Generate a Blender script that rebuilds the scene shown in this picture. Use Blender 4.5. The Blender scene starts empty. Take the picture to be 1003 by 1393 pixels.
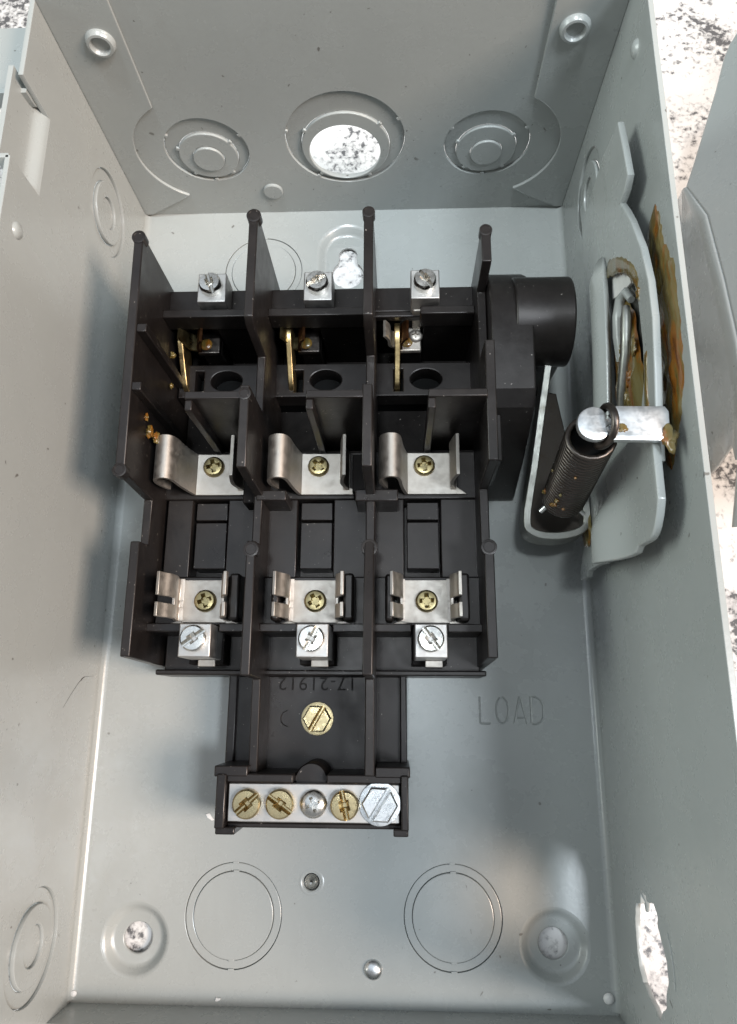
import bpy, bmesh, math, random
from mathutils import Vector, Matrix, noise
random.seed(4)
S = 0.001                      # all modelling numbers are millimetres
PI = math.pi
scn = bpy.context.scene
col = scn.collection

# ------------------------------------------------------------------ camera, world, lights, exposure
cam = bpy.data.objects.new('camera', bpy.data.cameras.new('camera'))
col.objects.link(cam)
cam.location = (0.017826, 0.087938, 0.24646)
cam.rotation_euler = (0.260988, 0.040311, 0.0063209)
cam.data.sensor_fit = 'VERTICAL'
cam.data.sensor_height = 24.0
cam.data.sensor_width = 24.0
cam.data.lens = 982.81 / 1393.0 * 24.0
cam.data.clip_start = 0.01
cam.data.clip_end = 50
scn.camera = cam

world = bpy.data.worlds.new('World')
scn.world = world
world.use_nodes = True
bg = world.node_tree.nodes['Background']
bg.inputs[0].default_value = (0.93, 0.97, 1.0, 1)
bg.inputs[1].default_value = 0.32

def area(name, loc, target, sx, sy, power, color):
    d = bpy.data.lights.new(name, 'AREA')
    d.shape = 'RECTANGLE'; d.size = sx; d.size_y = sy
    d.energy = power; d.color = color
    o = bpy.data.objects.new(name, d); col.objects.link(o)
    o.location = loc
    o.rotation_euler = (Vector(target) - Vector(loc)).to_track_quat('-Z', 'Y').to_euler()
    return o
area('ceiling_panel_lamp', (-0.50, 0.42, 1.45), (0, 0.14, 0), 1.15, 1.5, 4.4, (0.72, 0.85, 1.0))
area('cool_ceiling_lamp', (0.64, -0.14, 1.39), (0, 0.14, 0), 0.26, 0.26, 15.0, (0.84, 0.92, 1.0))
area('warm_room_lamp', (1.16, -0.14, 1.14), (0, 0.14, 0.03), 0.50, 0.50, 34.0, (1.0, 0.80, 0.66))
area('window_light', (-1.50, 0.20, 0.76), (0.08, 0.15, 0.05), 0.9, 0.7, 16.5, (0.90, 1.0, 0.95))
sd = bpy.data.lights.new('far_floor_fill_spot', 'SPOT')  # added spot that brightens the far floor; no such lamp known
sd.energy = 76.0; sd.color = (0.88, 0.96, 1.0); sd.spot_size = math.radians(13.5); sd.spot_blend = 1.0; sd.shadow_soft_size = 0.08
so_ = bpy.data.objects.new('far_floor_fill_spot', sd); col.objects.link(so_)
so_.location = (-0.06, 0.13, 1.5)
so_.rotation_euler = (Vector((0.015, 0.275, 0)) - so_.location).to_track_quat('-Z', 'Y').to_euler()

scn.view_settings.view_transform = 'Standard'
scn.view_settings.look = 'None'
scn.view_settings.exposure = -0.06
scn.view_settings.gamma = 1.0
scn.view_settings.use_curve_mapping = False

# ------------------------------------------------------------------ materials
def newmat(name):
    m = bpy.data.materials.new(name); m.use_nodes = True
    nt = m.node_tree
    return m, nt, nt.nodes, nt.links, nt.nodes['Principled BSDF']

def ramp(N, stops, interp='LINEAR'):
    r = N.new('ShaderNodeValToRGB'); r.color_ramp.interpolation = interp
    e = r.color_ramp.elements
    while len(e) < len(stops): e.new(0.5)
    for i, (p, c) in enumerate(stops):
        e[i].position = p; e[i].color = c if len(c) == 4 else (*c, 1)
    return r

def noise_node(N, L, vec, scale, detail=4, rough=0.55, dist=0.0):
    n = N.new('ShaderNodeTexNoise')
    n.inputs['Scale'].default_value = scale
    n.inputs['Detail'].default_value = detail
    n.inputs['Roughness'].default_value = rough
    n.inputs['Distortion'].default_value = dist
    L.new(vec, n.inputs['Vector'])
    return n

def mix(N, L, fac, a, b, mode='MIX'):
    n = N.new('ShaderNodeMix'); n.data_type = 'RGBA'; n.blend_type = mode
    if isinstance(fac, float): n.inputs[0].default_value = fac
    else: L.new(fac, n.inputs[0])
    for k, v in ((6, a), (7, b)):
        if isinstance(v, tuple): n.inputs[k].default_value = (*v, 1) if len(v) == 3 else v
        else: L.new(v, n.inputs[k])
    return n.outputs[2]

def coords(N):
    return N.new('ShaderNodeNewGeometry').outputs['Position']

def mat_paint(name, base, rough=0.25, speck=True):
    m, nt, N, L, P = newmat(name)
    v = coords(N)
    n1 = noise_node(N, L, v, 22, 5)
    r1 = ramp(N, [(0.3, tuple(c * 0.97 for c in base)), (0.7, tuple(min(1, c * 1.03) for c in base))])
    L.new(n1.outputs['Fac'], r1.inputs[0])
    out = r1.outputs[0]
    if speck:
        n2 = noise_node(N, L, v, 620, 2, 0.5)
        r2 = ramp(N, [(0.735, (0, 0, 0)), (0.76, (1, 1, 1))])
        L.new(n2.outputs['Fac'], r2.inputs[0])
        n3 = noise_node(N, L, v, 45, 2)
        r3 = ramp(N, [(0.52, (0, 0, 0)), (0.62, (1, 1, 1))])
        L.new(n3.outputs['Fac'], r3.inputs[0])
        mu = N.new('ShaderNodeMath'); mu.operation = 'MULTIPLY'
        L.new(r2.outputs[0], mu.inputs[0]); L.new(r3.outputs[0], mu.inputs[1])
        out = mix(N, L, mu.outputs[0], out, (0.06, 0.05, 0.045))
        n4 = noise_node(N, L, v, 9, 6, 0.7)
        r4 = ramp(N, [(0.45, (0, 0, 0)), (0.75, (0.2, 0.2, 0.2))])
        L.new(n4.outputs['Fac'], r4.inputs[0])
        out = mix(N, L, r4.outputs[0], out, tuple(min(1, c * f) for c, f in zip(base, (1.13, 1.08, 1.0))))
    # sparse larger dirt flecks and faint rubbed smudges
    ns = noise_node(N, L, v, 300, 1, 0.5, 0.4)
    rs_ = ramp(N, [(0.785, (0, 0, 0)), (0.80, (0.75, 0.75, 0.75))]); L.new(ns.outputs['Fac'], rs_.inputs[0])
    out = mix(N, L, rs_.outputs[0], out, (0.085, 0.075, 0.065))
    mp_ = N.new('ShaderNodeMapping'); mp_.inputs['Scale'].default_value = (1.0, 0.22, 0.5); L.new(v, mp_.inputs[0])
    nm_ = noise_node(N, L, mp_.outputs[0], 55, 6, 0.75, 0.3)
    rm_ = ramp(N, [(0.56, (0, 0, 0)), (0.80, (0.18, 0.18, 0.18))]); L.new(nm_.outputs['Fac'], rm_.inputs[0])
    out = mix(N, L, rm_.outputs[0], out, (0.21, 0.205, 0.19))
    L.new(out, P.inputs['Base Color'])
    rr = ramp(N, [(0.3, (rough - 0.05,) * 3), (0.7, (rough + 0.09,) * 3)])
    n5 = noise_node(N, L, v, 60, 5, 0.65)
    L.new(n5.outputs['Fac'], rr.inputs[0]); L.new(rr.outputs[0], P.inputs['Roughness'])
    n6 = noise_node(N, L, v, 750, 2, 0.5)
    n7 = noise_node(N, L, v, 70, 2, 0.5)
    ad = N.new('ShaderNodeMath'); ad.operation = 'MULTIPLY_ADD'
    L.new(n7.outputs['Fac'], ad.inputs[0]); ad.inputs[1].default_value = 1.6
    L.new(n6.outputs['Fac'], ad.inputs[2])
    b = N.new('ShaderNodeBump'); b.inputs['Strength'].default_value = 0.035; b.inputs['Distance'].default_value = 0.0005
    L.new(ad.outputs[0], b.inputs['Height']); L.new(b.outputs[0], P.inputs['Normal'])
    P.inputs['Specular IOR Level'].default_value = 0.72
    return m

def mat_plastic(name, base, rough, spec=0.42):
    m, nt, N, L, P = newmat(name)
    v = coords(N)
    n1 = noise_node(N, L, v, 120, 6, 0.7)
    r1 = ramp(N, [(0.35, base), (0.75, tuple(c * 1.7 for c in base))])
    L.new(n1.outputs['Fac'], r1.inputs[0])
    n2 = noise_node(N, L, v, 900, 2, 0.5)
    r2 = ramp(N, [(0.72, (0, 0, 0)), (0.77, (1, 1, 1))])
    L.new(n2.outputs['Fac'], r2.inputs[0])
    c = mix(N, L, r2.outputs[0], r1.outputs[0], (0.22, 0.20, 0.18))
    n3 = noise_node(N, L, v, 38, 6, 0.75, 0.6)
    r3 = ramp(N, [(0.5, (0, 0, 0)), (0.80, (0.22, 0.22, 0.22))])
    L.new(n3.outputs['Fac'], r3.inputs[0])
    c = mix(N, L, r3.outputs[0], c, (0.06, 0.052, 0.046))
    L.new(c, P.inputs['Base Color'])
    rr = ramp(N, [(0.3, (rough - 0.08,) * 3), (0.75, (rough + 0.16,) * 3)])
    n4 = noise_node(N, L, v, 55, 6, 0.7)
    L.new(n4.outputs['Fac'], rr.inputs[0]); L.new(rr.outputs[0], P.inputs['Roughness'])
    b = N.new('ShaderNodeBump'); b.inputs['Strength'].default_value = 0.15; b.inputs['Distance'].default_value = 0.0003
    L.new(n1.outputs['Fac'], b.inputs['Height']); L.new(b.outputs[0], P.inputs['Normal'])
    P.inputs['Specular IOR Level'].default_value = spec
    P.inputs['Specular Tint'].default_value = (1.0, 0.95, 0.93, 1)
    return m

def mat_metal(name, base, dark, rough, stain=0.55, scale=140, brushed=None):
    m, nt, N, L, P = newmat(name)
    v = coords(N)
    vec = v
    if brushed:
        mp = N.new('ShaderNodeMapping'); mp.inputs['Scale'].default_value = brushed
        L.new(v, mp.inputs[0]); vec = mp.outputs[0]
    n1 = noise_node(N, L, vec, scale, 6, 0.7, 0.3)
    r1 = ramp(N, [(stain - 0.25, base), (stain + 0.08, tuple(0.8 * a + 0.2 * d for a, d in zip(base, dark))), (stain + 0.3, dark)])
    L.new(n1.outputs['Fac'], r1.inputs[0]); L.new(r1.outputs[0], P.inputs['Base Color'])
    P.inputs['Metallic'].default_value = 1.0
    n2 = noise_node(N, L, v, 400, 4, 0.7)
    rr = ramp(N, [(0.3, (rough - 0.08,) * 3), (0.7, (rough + 0.14,) * 3)])
    L.new(n2.outputs['Fac'], rr.inputs[0]); L.new(rr.outputs[0], P.inputs['Roughness'])
    b = N.new('ShaderNodeBump'); b.inputs['Strength'].default_value = 0.2; b.inputs['Distance'].default_value = 0.0002
    L.new(n2.outputs['Fac'], b.inputs['Height']); L.new(b.outputs[0], P.inputs['Normal'])
    return m

def mat_granite():
    m, nt, N, L, P = newmat('granite')
    v = coords(N)
    n1 = noise_node(N, L, v, 55, 4, 0.6, 0.5)
    r1 = ramp(N, [(0.35, (0.74, 0.735, 0.72)), (0.6, (0.68, 0.67, 0.66)), (0.75, (0.45, 0.44, 0.44))])
    L.new(n1.outputs['Fac'], r1.inputs[0])
    n2 = noise_node(N, L, v, 420, 4, 0.6, 0.2)
    n3 = noise_node(N, L, v, 34, 4, 0.65, 0.6)
    su = N.new('ShaderNodeMath'); su.operation = 'MULTIPLY_ADD'
    L.new(n3.outputs['Fac'], su.inputs[0]); su.inputs[1].default_value = 1.1
    L.new(n2.outputs['Fac'], su.inputs[2])
    r2 = ramp(N, [(0.0, (0, 0, 0)), (0.5, (0.30, 0.30, 0.30)), (1.0, (0.93, 0.93, 0.93))])
    mr = N.new('ShaderNodeMapRange'); mr.inputs[1].default_value = 1.02; mr.inputs[2].default_value = 1.24
    L.new(su.outputs[0], mr.inputs[0]); L.new(mr.outputs[0], r2.inputs[0])
    c = mix(N, L, r2.outputs[0], r1.outputs[0], (0.07, 0.07, 0.075))
    L.new(c, P.inputs['Base Color'])
    P.inputs['Roughness'].default_value = 0.18
    return m

def mat_grease():
    m, nt, N, L, P = newmat('grease')
    v = coords(N)
    mp = N.new('ShaderNodeMapping'); mp.inputs['Scale'].default_value = (1.0, 0.16, 1.0)
    L.new(v, mp.inputs[0])
    n1 = noise_node(N, L, mp.outputs[0], 330, 5, 0.65, 0.4)
    r1 = ramp(N, [(0.30, (0.09, 0.028, 0.004)), (0.41, (0.20, 0.075, 0.009)), (0.49, (0.13, 0.088, 0.022)), (0.66, (0.16, 0.135, 0.058))])
    L.new(n1.outputs['Fac'], r1.inputs[0]); L.new(r1.outputs[0], P.inputs['Base Color'])
    P.inputs['Roughness'].default_value = 0.20
    P.inputs['Coat Weight'].default_value = 0.7
    P.inputs['Coat Roughness'].default_value = 0.12
    n2 = noise_node(N, L, mp.outputs[0], 600, 4, 0.6)
    b = N.new('ShaderNodeBump'); b.inputs['Strength'].default_value = 0.5; b.inputs['Distance'].default_value = 0.0006
    L.new(n2.outputs['Fac'], b.inputs['Height']); L.new(b.outputs[0], P.inputs['Normal'])
    return m

M = {
    'paint': mat_paint('grey_paint', (0.325, 0.342, 0.332)),
    'plastic': mat_plastic('black_phenolic', (0.0078, 0.0065, 0.0061), 0.34),
    'shade_mark_black': mat_plastic('black_shade_and_marks', (0.0045, 0.0038, 0.0036), 0.62, 0.12),  # darker, flatter plastic copy: pit shade in its colour; also dark line marks
    'tin': mat_metal('tin_plate', (0.48, 0.45, 0.41), (0.25, 0.20, 0.155), 0.50, 0.55, 150),
    'zinc': mat_metal('zinc_plate', (0.72, 0.73, 0.73), (0.35, 0.34, 0.32), 0.27, 0.66, 200),
    'alu': mat_metal('aluminium', (0.52, 0.505, 0.485), (0.34, 0.325, 0.30), 0.46, 0.62, 300, (0.15, 1, 1)),
    'steel': mat_metal('bright_steel', (0.66, 0.645, 0.61), (0.30, 0.28, 0.25), 0.22, 0.62, 300),
    'brass': mat_metal('yellow_zinc', (0.50, 0.41, 0.24), (0.26, 0.18, 0.08), 0.26, 0.60, 260),
    'dark_brass': mat_metal('aged_yellow_zinc', (0.36, 0.30, 0.16), (0.13, 0.10, 0.05), 0.30, 0.50, 300),
    'copper': mat_metal('greasy_shaded_copper', (0.10, 0.045, 0.02), (0.035, 0.015, 0.008), 0.40, 0.50, 220),  # grease tone, darkened further to stand for shade in the pits
    'gold_blade': mat_metal('brass_blade', (0.48, 0.37, 0.19), (0.20, 0.13, 0.055), 0.33, 0.52, 180),
    'dull_steel': mat_metal('dull_plated_steel', (0.30, 0.305, 0.285), (0.13, 0.11, 0.08), 0.42, 0.56, 150),
    'spring': mat_metal('oiled_spring_steel', (0.085, 0.076, 0.07), (0.06, 0.035, 0.02), 0.33, 0.58, 160),
    'mould': mat_plastic('shade_dark_moulding', (0.0055, 0.0047, 0.0045), 0.5, 0.20),  # darker copy of the plastic; puts the digits' shade into the colour
    'dark_steel': mat_metal('gap_dark_steel', (0.05, 0.045, 0.04), (0.03, 0.018, 0.01), 0.42, 0.5, 160),  # dark tone for the plate inside the stirrup
    'plated': mat_metal('bright_plating', (0.60, 0.62, 0.63), (0.42, 0.42, 0.40), 0.38, 0.72, 90),
    'granite': mat_granite(),
    'grease': mat_grease(),
}
def simple(name, c, rough):
    m, nt, N, L, P = newmat(name)
    n = noise_node(N, L, coords(N), 300, 3)
    r = ramp(N, [(0.3, tuple(x * 0.85 for x in c)), (0.7, c)])
    L.new(n.outputs['Fac'], r.inputs[0]); L.new(r.outputs[0], P.inputs['Base Color'])
    P.inputs['Roughness'].default_value = rough
    if max(c) < 0.05: P.inputs['Specular IOR Level'].default_value = 0.05
    return m
M['chip'] = simple('white_chip', (0.75, 0.74, 0.72), 0.6)
M['gap_shade'] = simple('black_shade_fill', (0.006, 0.006, 0.006), 0.7)  # near-black fill painting shade into rotor pockets and coil gaps

# ------------------------------------------------------------------ mesh helpers
def flat_faces(me, axis=None, area=3e-5):
    for p in me.polygons:
        if p.area > area or (axis is not None and abs(p.normal.dot(axis)) > 0.9995): p.use_smooth = False
    return me

def finish(me, angle=35):
    me.polygons.foreach_set('use_smooth', [True] * len(me.polygons))
    try: me.set_sharp_from_angle(angle=math.radians(angle))
    except Exception: pass
    me.update()
    return me

def mesh_from(verts, faces, name='mesh', angle=35):
    me = bpy.data.meshes.new(name)
    me.from_pydata([(x * S, y * S, z * S) for x, y, z in verts], [], faces)
    bm = bmesh.new(); bm.from_mesh(me)
    bmesh.ops.recalc_face_normals(bm, faces=bm.faces)
    bm.to_mesh(me); bm.free()
    return finish(me, angle)

WORLD = {}      # object -> world origin in mm
def obj(name, me, mat, parent=None, at=(0, 0, 0), bev=0.0, rotz=0.0, seg=2):
    o = bpy.data.objects.new(name, me)
    col.objects.link(o)
    if mat and not me.materials: me.materials.append(M[mat])
    a = Vector(at); WORLD[o.name] = a
    if parent:
        o.parent = parent
        a = a - WORLD[parent.name]
    o.location = a * S
    o.rotation_euler = (0, 0, rotz)
    if bev:
        b = o.modifiers.new('bevel', 'BEVEL'); b.width = bev * S; b.segments = seg
        b.limit_method = 'ANGLE'; b.angle_limit = math.radians(40)
    return o

def thing(name, at, label, cat, group=None):
    o = bpy.data.objects.new(name, None); col.objects.link(o)
    o.empty_display_size = 0.01
    o.location = Vector(at) * S; WORLD[o.name] = Vector(at)
    o['label'] = label; o['category'] = cat
    if group: o['group'] = group
    return o

def boxes_mesh(lst):
    V, F = [], []
    for (x0, x1, y0, y1, z0, z1) in lst:
        b = len(V)
        V += [(x, y, z) for z in (z0, z1) for y in (y0, y1) for x in (x0, x1)]
        F += [tuple(b + i for i in f) for f in ((0, 2, 3, 1), (4, 5, 7, 6), (0, 1, 5, 4), (2, 6, 7, 3), (0, 4, 6, 2), (1, 3, 7, 5))]
    return mesh_from(V, F)

def boxes(name, lst, mat, parent, at=(0, 0, 0), bev=0.3, **k):
    return obj(name, boxes_mesh(lst), mat, parent, at, bev, **k)

def prism_mesh(pts, a0, a1, axis):
    """pts: 2D polygon; axis 'x': pts=(y,z); 'y': pts=(x,z); 'z': pts=(x,y)"""
    def P(p, a):
        return {'x': (a, p[0], p[1]), 'y': (p[0], a, p[1]), 'z': (p[0], p[1], a)}[axis]
    n = len(pts)
    V = [P(p, a0) for p in pts] + [P(p, a1) for p in pts]
    F = [tuple(range(n)), tuple(range(n, 2 * n))] + [(i, (i + 1) % n, n + (i + 1) % n, n + i) for i in range(n)]
    return mesh_from(V, F)

def to_mesh(o):
    dg = bpy.context.evaluated_depsgraph_get()
    me = bpy.data.meshes.new_from_object(o.evaluated_get(dg))
    return me

def sheet_mesh(loops, t, frame, bev=0.15):
    """filled 2D outline(s) with holes, thickness t growing along frame's third axis (mm)"""
    cu = bpy.data.curves.new('c', 'CURVE'); cu.dimensions = '2D'; cu.fill_mode = 'BOTH'
    for lp in loops:
        sp = cu.splines.new('POLY'); sp.points.add(len(lp) - 1); sp.use_cyclic_u = True
        for q, p in zip(sp.points, lp): q.co = (p[0], p[1], 0, 1)
    cu.extrude = t / 2 - bev; cu.bevel_depth = bev; cu.bevel_resolution = 1; cu.offset = -bev
    o = bpy.data.objects.new('c', cu); col.objects.link(o)
    me = to_mesh(o)
    bpy.data.objects.remove(o); bpy.data.curves.remove(cu)
    org, a, b, c = [Vector(v) for v in frame]
    for v in me.vertices:
        p = v.co
        v.co = (org + a * p.x + b * p.y + c * (p.z + t / 2)) * S
    me.materials.clear()
    bm = bmesh.new(); bm.from_mesh(me)
    bmesh.ops.remove_doubles(bm, verts=bm.verts, dist=1e-6)
    bmesh.ops.recalc_face_normals(bm, faces=bm.faces)
    bm.to_mesh(me); bm.free()
    return flat_faces(finish(me, 30), c)

def circle(cx, cy, r, n=48, a0=0.0):
    return [(cx + r * math.cos(a0 + 2 * PI * i / n), cy + r * math.sin(a0 + 2 * PI * i / n)) for i in range(n)]

def arc(cx, cy, r, a0, a1, n=20):
    return [(cx + r * math.cos(math.radians(a0 + (a1 - a0) * i / n)), cy + r * math.sin(math.radians(a0 + (a1 - a0) * i / n))) for i in range(n + 1)]

def stadium(cx, cy0, cy1, r, n=24):
    """stadium along the second axis, same vertex count for every r"""
    return [(cx + r * math.cos(PI * i / n), cy1 + r * math.sin(PI * i / n)) for i in range(n + 1)] + \
           [(cx + r * math.cos(PI + PI * i / n), cy0 + r * math.sin(PI + PI * i / n)) for i in range(n + 1)]

def loft_mesh(rings, closed=True, cap0=False, cap1=False, angle=50):
    n = len(rings[0]); V = [p for r in rings for p in r]; F = []
    for k in range(len(rings) - 1):
        for i in range(n if closed else n - 1):
            j = (i + 1) % n
            F.append((k * n + i, k * n + j, (k + 1) * n + j, (k + 1) * n + i))
    if cap0: F.append(tuple(range(n)))
    if cap1: F.append(tuple(range((len(rings) - 1) * n, len(rings) * n)))
    return mesh_from(V, F, angle=angle)

def lathe_mesh(prof, n=32, axis='z', c=(0, 0, 0), cap=True, angle=40):
    rings = []
    for r, h in prof:
        ring = []
        for i in range(n):
            a = 2 * PI * i / n
            u, w = r * math.cos(a), r * math.sin(a)
            p = {'z': (u, w, h), 'x': (h, u, w), 'y': (u, h, w)}[axis]
            ring.append((p[0] + c[0], p[1] + c[1], p[2] + c[2]))
        rings.append(ring)
    return loft_mesh(rings, True, cap, cap, angle)

def tube_mesh(pts, r, n=8, res=None):
    """round wire along 3D points (parallel transport)"""
    P = [Vector(p) for p in pts]
    T = []
    for i in range(len(P)):
        T.append((P[min(i + 1, len(P) - 1)] - P[max(i - 1, 0)]).normalized())
    up = Vector((0, 0, 1)) if abs(T[0].z) < 0.9 else Vector((1, 0, 0))
    nrm = (up - T[0] * up.dot(T[0])).normalized()
    rings = []
    for i in range(len(P)):
        nrm = (nrm - T[i] * nrm.dot(T[i])).normalized()
        bi = T[i].cross(nrm)
        rr = r[i] if isinstance(r, (list, tuple)) else r
        rings.append([tuple(P[i] + nrm * (rr * math.cos(2 * PI * k / n)) + bi * (rr * math.sin(2 * PI * k / n))) for k in range(n)])
    return loft_mesh(rings, True, True, True, 60)

def chaikin(pts, it=2):
    for _ in range(it):
        q = [pts[0]]
        for a, b in zip(pts[:-1], pts[1:]):
            q.append(tuple(0.75 * x + 0.25 * y for x, y in zip(a, b)))
            q.append(tuple(0.25 * x + 0.75 * y for x, y in zip(a, b)))
        q.append(pts[-1]); pts = q
    return pts

def strip_poly(path, t):
    """2D centreline -> closed outline of thickness t"""
    n = len(path); Lp, Rp = [], []
    for i in range(n):
        a, b = path[max(i - 1, 0)], path[min(i + 1, n - 1)]
        dx, dy = b[0] - a[0], b[1] - a[1]; l = math.hypot(dx, dy) or 1
        nx, ny = -dy / l * t / 2, dx / l * t / 2
        Lp.append((path[i][0] + nx, path[i][1] + ny)); Rp.append((path[i][0] - nx, path[i][1] - ny))
    return Lp, Rp

def strip_mesh(path, t, y0, y1, axis='y'):
    Lp, Rp = strip_poly(path, t); n = len(path)
    rings = []
    def P(p, a): return (p[0], a, p[1]) if axis == 'y' else (p[0], p[1], a)
    rings = [[P(Lp[i], y0), P(Lp[i], y1), P(Rp[i], y1), P(Rp[i], y0)] for i in range(n)]
    return loft_mesh(rings, True, True, True, 40)

def join_meshes(mes, angle=40):
    bm = bmesh.new()
    for me in mes: bm.from_mesh(me)
    out = bpy.data.meshes.new('joined'); bm.to_mesh(out); bm.free()
    return finish(out, angle)

def boolean(me, cutters, op='DIFFERENCE', angle=35):
    base = bpy.data.objects.new('b', me); col.objects.link(base); tmp = []
    for c in cutters:
        co = bpy.data.objects.new('k', c); col.objects.link(co); tmp.append(co)
        md = base.modifiers.new('m', 'BOOLEAN'); md.operation = op; md.solver = 'EXACT'; md.object = co
        md.use_self = True
    out = to_mesh(base)
    bpy.data.objects.remove(base)
    for t in tmp: bpy.data.objects.remove(t)
    out.materials.clear()
    return finish(out, angle)

def rot_mesh(me, ang, axis='Z', c=(0, 0, 0)):
    m = Matrix.Translation(Vector(c) * S) @ Matrix.Rotation(ang, 4, axis) @ Matrix.Translation(-Vector(c) * S)
    me.transform(m); return me

# ------------------------------------------------------------------ screw prototypes (head base at z=0, along +z)
def cross_cut(r, w, depth_from, depth_to):
    out = []
    for k in range(2):
        V = []
        for z, f in ((depth_to, 0.55), (depth_from, 1.0)):
            a, b = (r * f, w * (0.7 + 0.3 * f)) if k == 0 else (w * (0.7 + 0.3 * f), r * f)
            V.append([(-a, -b, z), (a, -b, z), (a, b, z), (-a, b, z)])
        out.append(loft_mesh(V, True, True, True))
    return out

def vee(hl, hw, z0, z1):
    """V-groove cutter along x"""
    return prism_mesh([(-hw * 0.25, z0), (hw * 0.25, z0), (hw, z1), (hw, z1 + 2), (-hw, z1 + 2), (-hw, z1)], -hl, hl, 'x')

def pyramid(q, z0, z1):
    return loft_mesh([[(-q * f, -q * f, z), (q * f, -q * f, z), (q * f, q * f, z), (-q * f, q * f, z)] for f, z in ((0.35, z0), (1.0, z1), (1.0, z1 + 1.5))], True, True, True)

def screw_mesh(R, H, kind, n=40, ang=0.0):
    if kind == 'hex':
        m1 = lathe_mesh([(R * 1.12, 0), (R * 1.15, 0.25), (R * 1.12, 0.7), (R * 0.9, 0.8)], n)
        rings = []
        for f, z in ((1.0, 0.6), (1.0, H - 0.6), (0.93, H - 0.1), (0.9, H)):
            rings.append([(R * f * math.cos(PI / 3 * i), R * f * math.sin(PI / 3 * i), z) for i in range(6)])
        m2 = loft_mesh(rings, True, True, True)
        m3 = boolean(m2, [vee(R * 2, 0.85, H - 1.9, H + 0.01)])
        me = join_meshes([m1, m3])
    elif kind == 'dome':
        prof = [(R, 0), (R * 1.0, H * 0.25), (R * 0.93, H * 0.55), (R * 0.75, H * 0.82), (R * 0.45, H * 0.97), (R * 0.1, H)]
        me = boolean(lathe_mesh(prof, n), cross_cut(R * 0.62, R * 0.13, H + 0.3, H - 1.5))
    elif kind == 'phillips':
        prof = [(R, 0), (R, H * 0.4), (R * 0.95, H * 0.72), (R * 0.82, H * 0.93), (R * 0.6, H)]
        me = boolean(lathe_mesh(prof, n), cross_cut(R * 0.66, R * 0.2, H + 0.05, H - 1.6))
        pit = lathe_mesh([(R * 0.36, H + 0.1), (R * 0.22, H - 1.2)], 24)
        me = boolean(me, [pit])
    else:  # combo: slot with a square-ish driver pocket, cylindrical head
        prof = [(R * 0.97, 0), (R, 0.15), (R, H * 0.62), (R * 0.97, H * 0.85), (R * 0.86, H), (R * 0.5, H + 0.05)]
        me = boolean(lathe_mesh(prof, n), [vee(R * 2, R * 0.20, H - R * 0.42, H + 0.05)])
        q = R * 0.36
        me = boolean(me, [pyramid(q, H - R * 0.6, H + 0.04)])
    bm = bmesh.new(); bm.from_mesh(me); bmesh.ops.recalc_face_normals(bm, faces=bm.faces); bm.to_mesh(me); bm.free()
    return rot_mesh(finish(me, 30), ang)

# ================================================================== COUNTERTOP
V = [(-1500, -1200, -5), (1500, -1200, -5), (1500, 1500, -5), (-1500, 1500, -5),
     (-1500, -1200, -35), (1500, -1200, -35), (1500, 1500, -35), (-1500, 1500, -35)]
ct = obj('countertop', mesh_from(V, [(0, 1, 2, 3), (4, 7, 6, 5), (0, 4, 5, 1), (1, 5, 6, 2), (2, 6, 7, 3), (3, 7, 4, 0)]), 'granite')
ct['kind'] = 'structure'
ct['label'] = 'white granite countertop with black and grey specks'

# ================================================================== ELECTRICAL BOX
HW, LEN, T = 82.5, 278.0, 1.4
box = thing('electrical_box', (0, 139, -5), 'open grey painted steel switch box lying on the granite counter', 'electrical box')

# --- floor panel with knockouts, mounting dimples and keyhole boss
KEYC = -1.4
holes = [circle(-33.6, 24.7, 15.1), circle(34.2, 25.2, 15.1), circle(-34.1, 251.0, 15.1),
         circle(-63.8, 17.3, 10.6), circle(64.6, 17.9, 10.6), stadium(KEYC, 244, 259.5, 12.0),
         circle(-9.6, 34.4, 2.6)]
fl = sheet_mesh([[(-HW, -T), (HW, -T), (HW, LEN + T), (-HW, LEN + T)]] + holes, T, ((0, 0, -T), (1, 0, 0), (0, 1, 0), (0, 0, 1)), 0.12)

def stroke(pts, r=0.42):
    return tube_mesh([(x, y, 0.10) for x, y in pts], r, 6)
lx = [44.3, 49.6, 55.4, 61.0]
let = []
yb, yt = 82.3, 90.8
let.append(stroke([(lx[0], yt), (lx[0], yb + 3), (lx[0] + 0.05, yb + 0.2), (lx[0] + 0.4, yb), (lx[0] + 3.4, yb)]))
let.append(stroke([(lx[1] + 2.0 + 2.0 * math.sin(2 * PI * i / 20), (yb + yt) / 2 + 4.1 * math.cos(2 * PI * i / 20)) for i in range(20)]))
let.append(stroke([(lx[2], yb), (lx[2] + 1.95, yt), (lx[2] + 2.15, yt), (lx[2] + 4.1, yb)]))
let.append(stroke([(lx[2] + 1.0, yb + 1.9), (lx[2] + 3.1, yb + 1.9)]))
let.append(stroke([(lx[3], yb + .2), (lx[3], yt), (lx[3] + 1.4, yt), (lx[3] + 3.1, yt - 0.9), (lx[3] + 3.9, yt - 2.8), (lx[3] + 3.9, yb + 2.4), (lx[3] + 3.0, yb + 0.6), (lx[3] + 1.4, yb - 0.1), (lx[3] + 0.2, yb)]))
fl = flat_faces(boolean(fl, let), Vector((0, 0, 1)))
floor_p = obj('floor_panel', fl, 'paint', box)
floor_p['label'] = 'grey floor panel stamped LOAD'

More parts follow.
